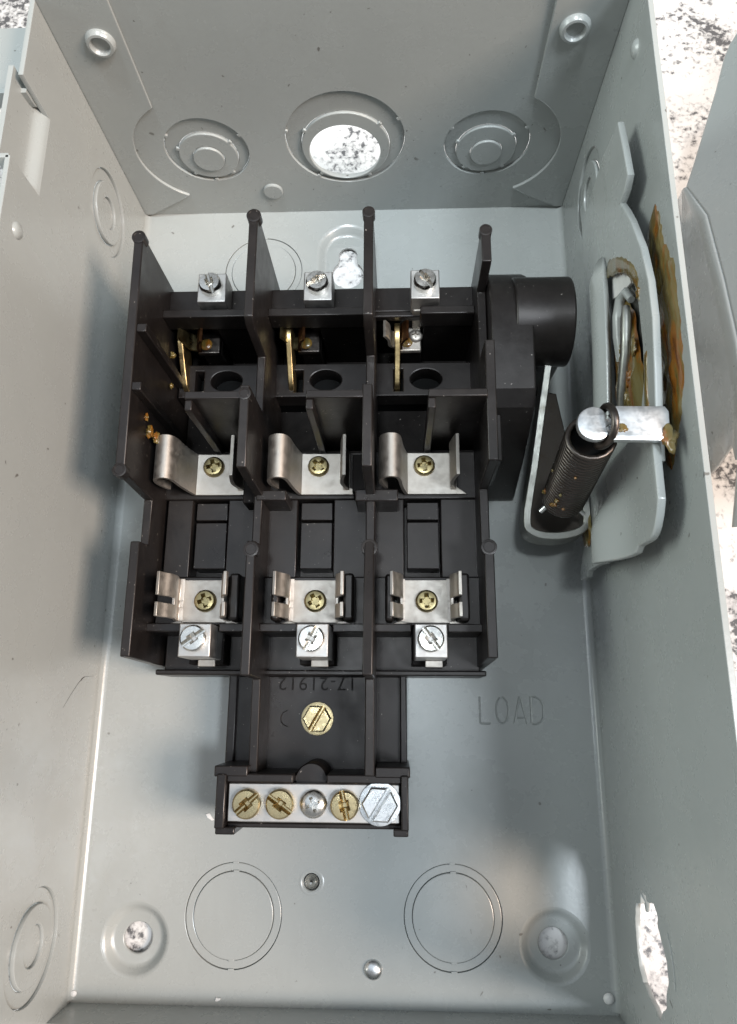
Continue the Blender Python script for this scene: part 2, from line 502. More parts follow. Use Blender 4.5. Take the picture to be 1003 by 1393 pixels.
def ring_sheet(name, parent, ro, ri, c, frame3, t=1.0, lift=0.0, tabs=()):
    org, a, b, n = [Vector(v) for v in frame3]
    o = org + n * lift
    loops = [circle(c[0], c[1], ro)] + ([circle(c[0] if len(c) < 4 else c[2], c[1] if len(c) < 4 else c[3], ri)] if ri else [])
    return obj(name, sheet_mesh(loops, t, (tuple(o), tuple(a), tuple(b), tuple(n)), 0.25), 'paint', parent)

FZ = ((0, 0, -T), (1, 0, 0), (0, 1, 0), (0, 0, 1))
for c in ((-33.6, 24.7), (34.2, 25.2), (-34.1, 251.0)):
    ring_sheet('knockout_ring', floor_p, 14.93, 12.55, c, FZ, T, -0.30)
    ring_sheet('knockout', floor_p, 12.42, 0, c, FZ, T, 0.12)
    # bridging tabs that still hold the knockout
    ms = []
    for (px, py) in ((0, 15.0), (0, -15.0), (0, -12.45), (0.3, 12.45)):
        ms.append(boxes_mesh([(c[0] + px - 0.9, c[0] + px + 0.9, c[1] + py - 0.35, c[1] + py + 0.35, -T + .1, 0.06)]))
    for m_ in ms: obj('tab', m_, 'paint', floor_p, bev=0.1)

def dimple(cx, cy):
    rs = [(10.75, -0.02), (10.2, -0.12), (9.5, -0.6), (8.5, -2.0), (7.7, -2.55), (7.1, -2.7), (4.9, -2.7), (4.6, -2.75), (4.45, -3.0), (4.45, -3.6)]
    return obj('mounting_dimple', lathe_mesh(rs, 48, 'z', (cx, cy, 0), cap=False, angle=80), 'paint', floor_p)
dimple(-63.8, 17.3); dimple(64.6, 17.9)
# keyhole boss
rings = []
for r, z in ((12.15, -0.02), (11.6, -0.12), (10.8, -0.6), (9.6, -2.0), (9.0, -2.5), (8.3, -2.7)):
    rings.append([(x, y, z) for x, y in stadium(KEYC, 244, 259.5, r)])
kb = loft_mesh(rings, True, angle=80)
key = arc(KEYC, 259.3, 3.6, -20, 200, 16) + arc(KEYC, 251.0, 6.2, 128, 412, 26)
kp = sheet_mesh([stadium(KEYC, 244, 259.5, 8.4), key], 1.1, ((0, 0, -3.8), (1, 0, 0), (0, 1, 0), (0, 0, 1)), 0.1)
obj('keyhole_boss', join_meshes([kb, kp], 60), 'paint', floor_p)
# small dome rivet and a lanced screw hole in the floor
obj('rivet', lathe_mesh([(2.9, -0.1), (2.75, 0.5), (2.3, 1.1), (1.4, 1.5), (0.3, 1.62)], 28, 'z', (9.8, 10.6, 0)), 'zinc', floor_p)
col_hole = lathe_mesh([(4.1, -0.05), (3.6, 0.12), (3.0, 0.1), (2.55, -0.4), (2.5, -1.4)], 32, 'z', (-9.6, 34.4, 0), cap=False, angle=70)
obj('extruded_hole', col_hole, 'paint', floor_p)
sc = obj('screw_tip', lathe_mesh([(2.2, -2.2), (2.2, -0.7), (1.6, -0.1), (0.9, 1.1), (0.35, 1.7)], 20, 'z', (-9.6, 34.4, 0)), 'steel', floor_p)
# bend radii along the two long edges
for s in (-1, 1):
    pts = [(s * (HW - 2.2 + 2.2 * math.sin(a)), 2.2 - 2.2 * math.cos(a)) for a in [PI / 2 * i / 8 for i in range(9)]]
    rings = [[(x, y, z + 0.02) for x, z in pts] for y in (0.8, LEN - 0.8)]
    obj('bend', loft_mesh(rings, False, angle=60), 'paint', floor_p)

# --- far end wall (faces the camera)
FB = ((0, LEN, 0), (1, 0, 0), (0, 0, 1), (0, -1, 0))      # sheet grows towards the inside; keep it behind LEN
def FBo(d): return ((0, LEN + d, 0), (1, 0, 0), (0, 0, 1), (0, -1, 0))
cen = [(0.0, 37.2, 20.8), (0.0, 33.6, 15.6), (-0.4, 31.2, 12.6)]
sid = lambda s: [(s * 49.5, 33.6, 14.9), (s * 49.5, 31.0, 10.6), (s * 49.6, 30.2, 5.6)]
ZT = 97.0
loops = [[(-HW - T, -T), (HW + T, -T), (HW + T, ZT), (-HW - T, ZT)], circle(*cen[0]), circle(*sid(-1)[0]), circle(*sid(1)[0]), circle(-29.3, 12.6, 3.7, 24)]
endw = obj('end_wall', sheet_mesh(loops, T, FBo(T), 0.15), 'paint', box)
def ring_back(name, co, ci, lift, parent=endw):
    lp = [circle(co[0], co[1], co[2] - 0.08)]
    if ci: lp.append(circle(ci[0], ci[1], ci[2]))
    return obj(name, sheet_mesh(lp, T, FBo(T - lift), 0.28), 'paint', parent)
ring_back('knockout_ring', cen[0], cen[1], -1.0)
ring_back('knockout_ring', cen[1], cen[2], 0.0)
for s in (-1, 1):
    k = sid(s)
    ring_back('knockout_ring', k[0], k[1], -1.0)
    ring_back('knockout_ring', k[1], k[2], 0.05)
    ring_back('knockout', k[2], None, 0.9)
    # the little bridging tabs
    ms = []
    for c, angs in ((k[0], (150, 28, 270)), (k[1], (160, 35, 230, 310))):
        for a in angs:
            x, z = c[0] + c[2] * math.cos(math.radians(a)), c[1] + c[2] * math.sin(math.radians(a))
            ms.append(rot_mesh(boxes_mesh([(x - 0.9, x + 0.9, LEN - 0.02, LEN + 0.9, z - 0.7, z + 0.7)]), -math.radians(a), 'Y', (x, LEN, z)))
    for m_ in ms: obj('tab', m_, 'paint', endw, bev=0.25)
ms = []
for c, angs in ((cen[0], (168, 25, 238)), (cen[1], (150, 40, 232, 300))):
    for a in angs:
        x, z = c[0] + c[2] * math.cos(math.radians(a)), c[1] + c[2] * math.sin(math.radians(a))
        ms.append(rot_mesh(boxes_mesh([(x - 0.9, x + 0.9, LEN - 0.02, LEN + 0.9, z - 0.7, z + 0.7)]), -math.radians(a), 'Y', (x, LEN, z)))
for m_ in ms: obj('tab', m_, 'paint', endw, bev=0.25)
obj('rivet', lathe_mesh([(3.75, LEN + 0.6), (3.72, LEN - 0.7), (3.4, LEN - 1.0), (0.2, LEN - 1.05)], 32, 'y', (-29.3, 0, 12.6)), 'paint', endw)
# corner flanges lapped inside the end wall, cut clear of the knockouts
for s in (-1, 1):
    c = (s * 50.5, 33.5)
    ar = [(c[0] + s * 24 * math.cos(math.radians(a)), c[1] + 24 * math.sin(math.radians(a))) for a in [60.5 - i * (60.5 + 62) / 24 for i in range(25)]]
    lp = [(s * HW, 96.5), (s * 62.3, 96.5)] + [(s * 62.3, 56.0)] + ar + [(s * 64.0, 10.6), (s * 79.5, 1.5), (s * HW, 1.5)]
    if s > 0: lp = lp[::-1]
    fo = obj('corner_flange', sheet_mesh([lp], 1.2, ((0, LEN - 0.02, 0), (1, 0, 0), (0, 0, 1), (0, -1, 0)), 0.3), 'paint', endw)
    obj('rivet_ring', lathe_mesh([(4.5, LEN - 1.1), (4.4, LEN - 2.0), (3.8, LEN - 2.9), (3.1, LEN - 3.0), (2.7, LEN - 2.5), (2.4, LEN - 1.7), (0.2, LEN - 1.6)], 32, 'y', (s * 69.4, 0, 79.2)), 'paint', endw)

# --- near end wall
near = obj('end_wall', sheet_mesh([[(-HW - T, -T), (HW + T, -T), (HW + T, 15), (-HW - T, 15)]], T, ((0, -T, 0), (1, 0, 0), (0, 0, 1), (0, -1, 0)), 0.15), 'paint', box)
near.location.y += T * S
obj('weld_spot', lathe_mesh([(1.6, 0), (1.4, 0.5), (0.8, 0.9), (0.1, 1.0)], 14, 'z', (79.5, 3.0, 0.3)), 'chip', near)
obj('weld_spot', lathe_mesh([(0.9, 0), (0.8, 0.4), (0.1, 0.7)], 14, 'z', (-81.2, 1.2, 0.3)), 'chip', near)

# --- side walls
def FX(x, s): return ((x, 0, 0), (0, 1, 0), (0, 0, 1), (1, 0, 0))
# left: rim 92.5, pocket cut near the rim
ZL, ZR = 92.8, 98.5
kl = [(252.8, 33.8), (23.5, 28.6)]
lp = [(-T, -T), (LEN + T, -T), (LEN + T, ZL), (251.3, ZL), (251.3, 77.2), (225.5, 77.2), (225.5, ZL), (-T, ZL)]
lwall = obj('side_wall', sheet_mesh([lp, circle(*kl[0], 14.6), circle(*kl[1], 14.6)], T, FX(-HW - T, 1), 0.18), 'paint', box)
def side_ko(wall, x, s, c, r3=(14.5, 10.4, 5.2)):
    def fr(l): return ((x + (s * l if s < 0 else s * l) , 0, 0), (0, 1, 0), (0, 0, 1), (1, 0, 0))
    off = -T if s < 0 else 0.0
    for ro, ri, l, nm in ((r3[0], r3[1] + 0.1, 0.9, 'knockout_ring'), (r3[1], r3[2] + 0.1, -0.3, 'knockout_ring'), (r3[2], 0, 0.5, 'knockout')):
        lps = [circle(c[0], c[1], ro)] + ([circle(c[0], c[1] - 0.0, ri)] if ri else [])
        xx = x + s * l + off
        obj(nm, sheet_mesh(lps, T, ((xx, 0, 0), (0, 1, 0), (0, 0, 1), (1, 0, 0)), 0.3), 'paint', wall)
side_ko(lwall, -HW, -1, kl[0]); side_ko(lwall, -HW, -1, kl[1])
# pocket: sheet joggled outwards, open at its far end
path = chaikin([(-83.2, 77.0), (-83.6, 78.2), (-85.6, 80.2), (-86.2, 82.5), (-86.2, ZL)], 2)
pk = strip_mesh(path, T, 225.5, 254.5)
sideplate = sheet_mesh([[(-86.8, 79.5), (-83.0, 77.4), (-83.0, ZL), (-86.8, ZL)]], T, ((0, 226.2, 0), (1, 0, 0), (0, 0, 1), (0, -1, 0)), 0.1)
obj('latch_pocket', join_meshes([pk, sideplate]), 'paint', lwall)
obj('dimple', lathe_mesh([(2.4, -HW - 0.1), (2.0, -HW + 0.6), (1.1, -HW + 1.0), (0.1, -HW + 1.1)], 20, 'x', (0, 208.5, 85.0), angle=80), 'paint', lwall)
obj('scratch', tube_mesh([(-HW + 0.02, 95.5 + dy, z) for dy, z in ((-9, 26.5), (-5, 22), (-1.5, 17.5), (0.2, 14.5), (0.6, 12.5), (1.0, 6.5))], [0.03, 0.05, 0.07, 0.14, 0.05, 0.03], 6), 'shade_mark_black', lwall)
# outward cap wing of the far end, with an upturned front lip
wing = [strip_mesh(chaikin([(251.0, 88.0), (251.4, 82.4), (252.5, 82.0), (258, 82.0), (279, 82.0)], 2), T, -150, -84.0)]
for w in wing:                       # strip was laid out along y: swap axes (x<->y)
    for v in w.vertices: v.co = Vector((v.co.y, v.co.x, v.co.z))
    w.flip_normals()
obj('cap_wing', wing[0], 'paint', box)

# right wall with a torn-out knockout
torn = [(40.4, 30.3), (39.8, 34.0), (38.6, 34.6), (39.3, 40.0), (37.0, 42.2), (34.4, 41.6), (31.0, 44.2), (28.0, 46.2), (24.0, 46.4), (20.6, 44.0), (17.4, 43.2), (14.3, 39.0), (12.4, 37.6), (14.7, 31.0), (17.0, 25.6), (20.5, 23.2), (24.5, 22.8), (28.5, 22.9), (31.9, 23.2), (34.0, 24.0), (36.0, 25.2), (37.0, 29.0)]
rg = []
for a_, b_ in zip(torn, torn[1:] + torn[:1]):
    for k_ in range(3):
        t_ = k_ / 3; j_ = 0.0 if k_ == 0 else 0.22
        rg.append((a_[0] + (b_[0] - a_[0]) * t_ + random.uniform(-j_, j_), a_[1] + (b_[1] - a_[1]) * t_ + random.uniform(-j_, j_)))
torn = rg
rwall = obj('side_wall', sheet_mesh([[(-T, -T), (LEN + T, -T), (LEN + T, ZR), (-T, ZR)], circle(254.5, 36.0, 14.6), torn], T, FX(HW, 1), 0.16), 'paint', box)
side_ko(rwall, HW, 1, (254.5, 36.0))
obj('torn_tab', tube_mesh([(83.0, 40.0, 30.5), (84.5, 37.5, 28.6), (84.8, 34.5, 27.0)], [0.5, 0.9, 0.5], 6), 'paint', rwall)
obj('knockout_rim', sheet_mesh([arc(26.5, 34, 17.5, 60, 100, 10) + arc(26.5, 34, 15.6, 100, 60, 10)], 0.5, ((HW - 0.35, 0, 0), (0, 1, 0), (0, 0, 1), (1, 0, 0)), 0.15), 'paint', rwall)
obj('dimple', lathe_mesh([(2.6, HW + 0.1), (2.0, HW - 0.7), (1.1, HW - 1.1), (0.1, HW - 1.2)], 20, 'x', (0, 259.5, 87.5), angle=80), 'paint', rwall)

# ================================================================== FUSE BLOCK
PC = (-42.2, -7.9, 26.3)            # pole centres
DV = (-59.4, -25.0, 9.5, 44.0)      # dividers
blk = thing('fuse_block', (-7.9, 150, 0), 'black moulded three-pole fuse block bolted to the grey box floor', 'fuse block')

# base body: one moulding
X0, X1 = -59.6, 45.0
B = [(X0 - 1, X1 + 1, 213.0, 222.0, 0.3, 33.5),        # lug shelf
     (X0 + 1.5, X1 - 1, 211.2, 213.2, 30.5, 33.4),
     (X0, X1, 152.0, 168.2, 0.3, 22.6),                # upper clip platform
     (X0 + 2.5, X1 - 1.5, 96.9, 152.1, 0.3, 13.0),     # lower deck
     (X0 + 2, X1 - 1, 111.2, 126.4, 0.3, 24.6),        # lower clip platform
     (X0 + 1, X1, 96.6, 98.3, 0.3, 17.0),              # front lip
     (-36.0, 20.1, 68.0, 96.8, 0.3, 9.0),              # tongue
     (-36.4, -33.6, 68.2, 97.0, 0.3, 11.0),
     (18.2, 20.4, 68.2, 97.0, 0.3, 11.0)]
base = boxes('base', B, 'plastic', blk, bev=0.45)
boxes('pit_floor', [(X0 + 2, X1 - 1.5, 168.0, 213.1, 0.4, 6.0), (X0 + 2.2, X1 - 1.7, 212.2, 212.9, 5.9, 30.4), (X0 + 2.2, X1 - 1.7, 168.3, 169.0, 5.9, 21.5)], 'shade_mark_black', blk, bev=0.2)  # near-black copy stands in for the shade down in the pit
# deck strips between the recessed windows of the poles
xs = [X0 + 2.6] + [q for p in PC for q in (p - 6.6, p + 5.2)] + [X1 - 1.6]
dk = [(xs[2 * k], xs[2 * k + 1], 126.5, 152.02, 12.8, 22.2) for k in range(4)]
boxes('deck', dk, 'plastic', blk, bev=0.3)
for p in PC:
    boxes('recess_panel', [(p - 5.6, p + 4.6, 129.6, 144.8, 13, 20.6)], 'plastic', blk, bev=0.25)
    boxes('recess_panel', [(p - 5.6, p + 4.6, 145.5, 151.3, 13, 20.9)], 'plastic', blk, bev=0.25)

# dividers: upright plates, each its own moulding wall
def divider(x, prof, w=2.6, marks=()):
    o = obj('divider', prism_mesh(prof, x - w / 2, x + w / 2, 'x'), 'plastic', blk, bev=0.35)
    for (y, z, r) in marks:
        obj('ejector_mark', lathe_mesh([(r, z - 3.0), (r, z + 0.12), (r - 0.35, z + 0.2), (r * 0.72, z + 0.2), (r * 0.66, z + 0.05), (0.1, z + 0.05)], 24, 'z', (x, y, 0)), 'plastic', blk)
ZH = 61.5
def prof_mid(back):
    return [(back, 8), (back, ZH), (196, ZH), (194.3, 58.5), (194.0, 40), (175.2, 40), (174.6, ZH - 0.4), (150.5, ZH - 1.0), (149.8, 34.5), (134.5, 34.8), (134.0, 42), (95.6, 42), (95.3, 24.5), (68.4, 24.0), (68.4, 8)]
divider(DV[1], prof_mid(230.5), 2.7, ((229.6, ZH, 2.2), (172.0, ZH - 0.4, 1.9), (131.5, 42, 2.3)))
divider(DV[2], [(y, z + (6.5 if y < 96 and z > 20 else 0)) for y, z in prof_mid(231.0)], 2.8, ((230.0, ZH, 1.9), (132.0, 42, 2.4)))
divider(DV[0], [(223.8, 8), (223.8, ZH), (150.0, 58.5), (148.8, 34), (134.5, 34), (134.0, 42), (100.6, 42), (99.2, 2), (99.2, 0.5), (223.8, 0.5)], 2.8, ((223.0, ZH, 2.1), (150.6, 58.6, 2.0)))
divider(DV[3], [(223.6, 0.5), (223.6, ZH), (212.5, ZH), (212.0, 46), (189, 46), (188, ZH - 1.0), (152.5, ZH - 2.5), (151.8, 34), (134.5, 34), (134.0, 42), (100.6, 42), (99.0, 0.5)], 2.8, ((223.0, ZH, 1.9), (132.0, 42, 2.3)))
# stubs on the left outer wall
boxes('stub', [(-58.2, -55.2, 192.6, 195.2, 20, 59.6)], 'plastic', blk)
boxes('stub', [(-58.2, -55.4, 174.4, 177.0, 20, 59.0)], 'plastic', blk)
# lug shelf lip and the wall below it
for i, p in enumerate(PC):
    x0 = DV[i] + 1.3 if i == 0 else p - 0.9
    x1 = DV[i + 1] - 1.4
    boxes('shelf_lip', [((DV[i] + 1.2) if i < 2 else p - 1.0, x1, 208.6, 211.4, 31.5, 39.6)], 'plastic', blk, bev=0.35)
    boxes('pole_wall', [(p + 0.2, x1 + 0.2, 208.75, 211.2, 5, 37.5)], 'shade_mark_black', blk, bev=0.3)  # face painted with the shaded plastic copy
    # arc barrier in front of the rotor
    boxes('arc_barrier', [(p + 0.2, x1 + 0.3, 170.6, 172.9, 8, ZH - 0.6)], 'plastic', blk, bev=0.3)
    boxes('barrier_rib', [(p + 0.1, p + 2.2, 167.6, 170.7, 8, ZH - 1.6)], 'plastic', blk, bev=0.3)

# rotor bar with round pockets and blade slots
loops = [[(DV[0] + 2.0, 189.2), (DV[3] + 1.5, 189.2), (DV[3] + 1.5, 201.4), (DV[0] + 2.0, 201.4)]]
for p in PC:
    loops.append([(p + 1.3 + 5.4 * math.cos(a), 195.3 + 3.7 * math.sin(a)) for a in [2 * PI * i / 32 for i in range(32)]])
    loops.append([(p - 9.6, 191.0), (p - 6.6, 191.0), (p - 6.6, 199.0), (p - 9.6, 199.0)])
rot = obj('rotor_bar', sheet_mesh(loops, 8, ((0, 0, 12), (1, 0, 0), (0, 1, 0), (0, 0, 1)), 0.4), 'plastic', blk)
boxes('rotor_core', [(DV[0] + 2.2, DV[3] + 1.3, 189.4, 201.2, 5, 12.3)], 'gap_shade', blk)  # black top paints shade at the pocket bottoms

# blades and contact jaws
for i, p in enumerate(PC):
    bx_ = p - 9.2 + (0.6 if i == 2 else (-3.0 if i == 0 else -1.0))
    lean = (0.55, 0.25, -0.2)[i]
    prof = chaikin([(190.8, 15.0), (191.6, 21.5), (193.6, 23.0), (201, 26.6), (206, 30.2), (210.5, 30.4), (212.5, 27), (211.0, 22), (204, 18), (196, 15.0)], 1)
    me = prism_mesh(prof, bx_ - 0.95, bx_ + 0.95, 'x')
    for v in me.vertices:
        t = (v.co.y / S - 190) / 22
        v.co.x += (-lean * math.sin(t * 2.4) * 1.2) * S
    blade = obj('switch_blade', me, 'gold_blade', blk, bev=0.3)
    # jaw: conductor tongue from the lug with two leaves
    cp = boxes('contact', [(p - 8.0, p - 0.4, 203.4, 212.8, 22.6, 24.6), (p - 3.4, p + 0.0, 211.6, 213.4, 24.0, 36.0)], 'tin' if i == 2 else 'spring', blk, bev=0.5)  # two poles get dark metal in place of pit shade
    boxes('contact_post', [(p - 7.0, p - 0.2, 204.2, 212.9, 5.5, 22.5)], 'shade_mark_black', blk, bev=0.4)
    lf1 = strip_mesh(chaikin([(p - 7.0, 24.0), (p - 7.4, 26.5), (p - 6.6, 30.0), (p - 5.0, 32.5)], 2), 0.9, 203.8, 210.5)
    lf2 = strip_mesh(chaikin([(p - 8.2, 24.0), (p - 11.2, 25.5), (p - 11.0, 29.5), (p - 12.6, 32.5)], 2), 0.9, 204.6, 210.5)
    obj('jaw', lf1, 'copper', cp); obj('jaw', lf2, 'tin' if i == 2 else 'dark_brass', cp)
    if i == 2: obj('screw', screw_mesh(2.4, 1.4, 'dome', 28), 'tin', cp, at=(p - 2.2, 208.8, 24.6))
    obj('grease', lathe_mesh([(2.2, 0.0), (1.9, 0.4), (1.1, 0.7), (0.2, 0.8)], 16, 'z', (p - 5.3, 206.8, 24.5), angle=80), 'grease', cp)

# terminal lugs, line side
combo_lug = screw_mesh(3.6, 3.4, 'combo', 40, 0)
combo_low = screw_mesh(3.85, 2.3, 'combo', 40, 0)
def lug(p, y0, y1, z0, z1, w, ang, sy, name='terminal_lug', r=None, tab=False):
    l = [(p - w, p + w, y0, y1, z0, z1)]
    lg = boxes(name, l, 'alu', blk, bev=0.35)
    obj('screw', combo_low if tab else combo_lug, 'steel', lg, at=(p - 0.1, sy, z1 - 0.1), rotz=ang)
    if tab: boxes('terminal_tab', [(p - 1.4, p + 3.8, y0 - 2.1, y0 - 0.05, z0 + 3.0, z0 + 4.3)], 'tin', lg, bev=0.2)
    return lg
for p, a, in zip(PC, (1.9, 0.55, 2.2)):
    lg = lug(p + 0.5, 212.2, 222.5, 33.4, 42.6, 4.6, a, 217.6)
for p, a in zip(PC, (0.62, 1.1, 2.2)):
    lug(p + 0.9, 100.9, 110.6, 22.0, 36.6, 4.7, a, 106.2, tab=True)

# pedestals for the load lugs plus short cross walls
for i, p in enumerate(PC):
    boxes('lug_pedestal', [(p - 4.4, p + 6.2, 99.6, 111.4, 13, 22.2)], 'shade_mark_black', blk, bev=0.3)
    boxes('cross_wall', [(DV[i] + 1.2, p - 4.6, 108.8, 111.3, 12, 30.2)], 'plastic', blk, bev=0.3)
    boxes('cross_wall', [(p + 6.2, DV[i + 1] - 1.3, 108.8, 111.3, 12, 30.2)], 'plastic', blk, bev=0.3)
    boxes('clip_cheek', [(p + 9.4, p + 12.6, 112.0, 126.0, 20, 33.5)], 'plastic', blk, bev=0.8)
    if i: boxes('clip_cheek', [(p - 12.4, p - 9.9, 112.0, 126.0, 20, 32.0)], 'plastic', blk, bev=0.8)
# fuse posts beside the middle dividers
boxes('fuse_post', [(DV[1] - 0.6, DV[1] + 8.6, 148.3, 151.5, 14, 35.0)], 'plastic', blk, bev=0.35)
boxes('fuse_post', [(DV[2] - 4.6, DV[2] + 8.4, 147.8, 151.5, 14, 35.4)], 'plastic', blk, bev=0.35)
boxes('fuse_post', [(DV[1] - 5.6, DV[1] - 1.0, 148.6, 164.0, 20, 31.0)], 'shade_mark_black', blk, bev=0.35)
boxes('fuse_post', [(DV[2] - 5.8, DV[2] - 1.2, 151.6, 164.0, 20, 32.0)], 'shade_mark_black', blk, bev=0.35)

# fuse clips, upper row: left leaf rolled over, right leaf upright
clip_screw = screw_mesh(3.45, 1.9, 'phillips', 36)
for i, p in enumerate(PC):
    tw = (0.5, 0.0, 0.2)[i]
    left = chaikin([(p + 10.4, 23.6), (p - 5.2, 23.6), (p - 6.0, 24.4), (p - 7.2 - tw, 33.0), (p - 7.6 - tw, 39.6), (p - 8.8 - tw, 42.4), (p - 11.2 - tw, 42.6), (p - 13.2 - tw, 40.6), (p - 13.6 - tw, 36.0), (p - 12.0, 30.5)], 3)
    m1 = strip_mesh(left, 1.05, 153.2, 167.0)
    m2 = strip_mesh(chaikin([(p + 8.6, 23.7), (p + 10.0, 24.4), (p + 8.2, 30.0), (p + 8.4, 34.0), (p + 9.6, 40.4)], 2), 1.05, 154.6, 167.6)
    m3 = prism_mesh([(p + 9.0, 153.2), (p + 13.6, 153.2), (p + 9.0, 156.5)], 23.15, 24.1, 'z')
    cl = obj('fuse_clip', join_meshes([m1, m2, m3]), 'tin', blk, bev=0.18)
    obj('screw', clip_screw, 'dark_brass', cl, at=(p + 0.1, 162.6, 24.0), rotz=(0.2, 0.75, 0.15)[i])
# fuse clips, lower row: two slotted leaves
for i, p in enumerate(PC):
    mm = [boxes_mesh([(p - 6.8, p + 7.2, 112.0, 125.2, 24.5, 25.5)])]
    for s, top in ((-1, 11.0), (1, 10.0)):
        lf = chaikin([(p + s * 6.4, 25.0), (p + s * 8.8, 25.6), (p + s * 7.2, 31.0), (p + s * 7.9, 35.0), (p + s * 9.6, 37.0), (p + s * (top - 0.6), 39.4)], 2)
        for (a, b) in ((112.4, 116.6), (118.6, 125.6)): mm.append(strip_mesh(lf, 1.0, a, b))
        mm.append(strip_mesh(lf[:len(lf) // 2], 0.9, 116.5, 118.7))
    mm.append(prism_mesh([(p - 10.5, 111.7), (p - 6, 111.7), (p - 6, 113.2)], 24.55, 25.4, 'z'))
    mm.append(prism_mesh([(p + 7, 111.7), (p + 11.5, 111.7), (p + 7, 113.2)], 24.55, 25.4, 'z'))
    cl = obj('fuse_clip', join_meshes(mm), 'tin', blk, bev=0.15)
    obj('screw', clip_screw, 'dark_brass', cl, at=(p + (0.5, 0.3, 0.2)[i], 118.6, 25.4), rotz=(0.3, 0.5, 0.05)[i])

# tongue: moulded part number (reads upside down from here), mounting screw
fc = bpy.data.curves.new('t', 'FONT'); fc.body = '17-21912'; fc.size = 6.0; fc.extrude = 0.14; fc.align_x = 'CENTER'; fc.space_character = 1.12
fo = bpy.data.objects.new('t', fc); col.objects.link(fo)
tm = to_mesh(fo); bpy.data.objects.remove(fo)
tm.materials.clear()
tm.transform(Matrix.Scale(S, 4) @ Matrix.Translation((-8.2, 96.4, 9.06)) @ Matrix.Rotation(PI, 4, 'Z'))
tx = obj('moulded_number', tm, 'mould', blk)
tx['label'] = 'raised moulded number 17-21912, upside down'
hexs = obj('mounting_screw', screw_mesh(4.5, 3.2, 'hex', 40), 'brass', blk, at=(-7.9, 83.6, 9.0), rotz=1.05)
obj('mould_ring', tube_mesh([(-17.2 + 2.4 * math.cos(a), 83.6 + 2.4 * math.sin(a), 9.0) for a in [PI * 0.55 + PI * 0.95 * i / 16 for i in range(17)]], 0.16, 6), 'plastic', blk)
# neutral tray and bar
TR = [(-34.2, -31.4, 54.0, 68.6, 0.3, 29.6), (18.4, 20.5, 54.0, 68.6, 0.3, 29.6), (-31.5, -12.4, 66.2, 68.6, 0.3, 28.6), (-2.8, 18.5, 66.2, 68.6, 0.3, 28.6), (-12.5, -2.7, 66.2, 68.2, 0.3, 25.0),
      (-34.0, -28.4, 52.4, 54.4, 12, 29.0), (16.2, 20.4, 52.4, 54.4, 12, 29.0), (-31.5, 18.5, 53.9, 66.3, 0.3, 22.0), (-31.5, 18.5, 53.8, 55.2, 20, 25.6),
      (-35.2, -25.5, 67.8, 70.8, 0.3, 28.8), (11.0, 21.0, 67.8, 70.8, 0.3, 28.8)]
boxes('neutral_tray', TR, 'plastic', blk, bev=0.4)
obj('tray_boss', lathe_mesh([(4.7, 0.4), (4.7, 24.4), (4.3, 25.0), (0.2, 25.2)], 32, 'z', (-7.6, 66.9, 0)), 'plastic', blk)
bar = boxes('neutral_bar', [(-31.0, 18.0, 55.6, 66.0, 22.0, 27.6)], 'alu', blk, bev=0.3)
c1 = screw_mesh(4.1, 2.8, 'combo', 40); c2 = screw_mesh(3.9, 2.4, 'dome', 40); c3 = screw_mesh(5.2, 3.4, 'hex', 40)
for x, m_, mt, a, dy in ((-25.3, c1, 'brass', 0.72, 0), (-15.8, c1, 'brass', -0.6, 0.1), (-6.4, c2, 'steel', 0.35, 0.1), (2.5, c1, 'brass', -1.35, -0.1)):
    s_ = obj('screw', m_, mt, bar, at=(x, 60.6 + dy, 27.6), rotz=a)
obj('screw', c3, 'zinc', bar, at=(12.4, 60.9, 27.6), rotz=1.0)

# shaft housing at the right of the block
hs = []
hs.append(prism_mesh([(222.0, 0.4), (222.0, 40), (217.5, 46), (210, 52.4), (203, 54.2), (190, 53), (177, 51.5), (172.5, 48), (164, 26), (157.5, 4), (157.5, 0.4)], 45.6, 58.2, 'x'))
cyl = [(203.4 + 13.6 * math.cos(a), 42.0 + 13.6 * math.sin(a)) for a in [-0.9 + (PI + 1.8) * i / 36 for i in range(37)]]
hs.append(prism_mesh([(211.0, 0.4)] + cyl + [(197.0, 0.4)], 53.0, 70.6, 'x'))
obj('shaft_housing', join_meshes(hs, 30), 'plastic', blk, bev=0.6)
boxes('housing_rib', [(46.0, 48.6, 157, 176, 20, 45.0)], 'plastic', blk, bev=0.4)

# bits of hardened grease on the moulding
def blob(name, x, y, z, rx, ry, rz, mat, parent, seed=0):
    bm = bmesh.new(); bmesh.ops.create_icosphere(bm, subdivisions=3, radius=1)
    for v in bm.verts:
        n = noise.noise(v.co * 1.7 + Vector((seed * 3.1, seed, 0))) + 0.6 * noise.noise(v.co * 4.3 + Vector((seed, seed * 2.3, 1)))
        v.co *= 1 + 0.75 * n
        v.co = Vector(((x + v.co.x * rx) * S, (y + v.co.y * ry) * S, (z + v.co.z * rz) * S))
    me = bpy.data.meshes.new(name); bm.to_mesh(me); bm.free()
    return obj(name, finish(me, 180), mat, parent)
for k, (x, y, z, r) in enumerate(((-57.0, 167.5, 44, 1.6), (-55.6, 166.2, 42.5, 1.5), (-57.4, 171, 47, 0.9), (-55.5, 198, 34, 1.2), (-56.5, 189, 30, 0.9), (47.0, 196.5, 47.3, 0.8), (47.4, 193.0, 47.5, 0.9))):
    blob('grease', x, y, z, 0.6 * r, r, r, 'grease', blk, k)

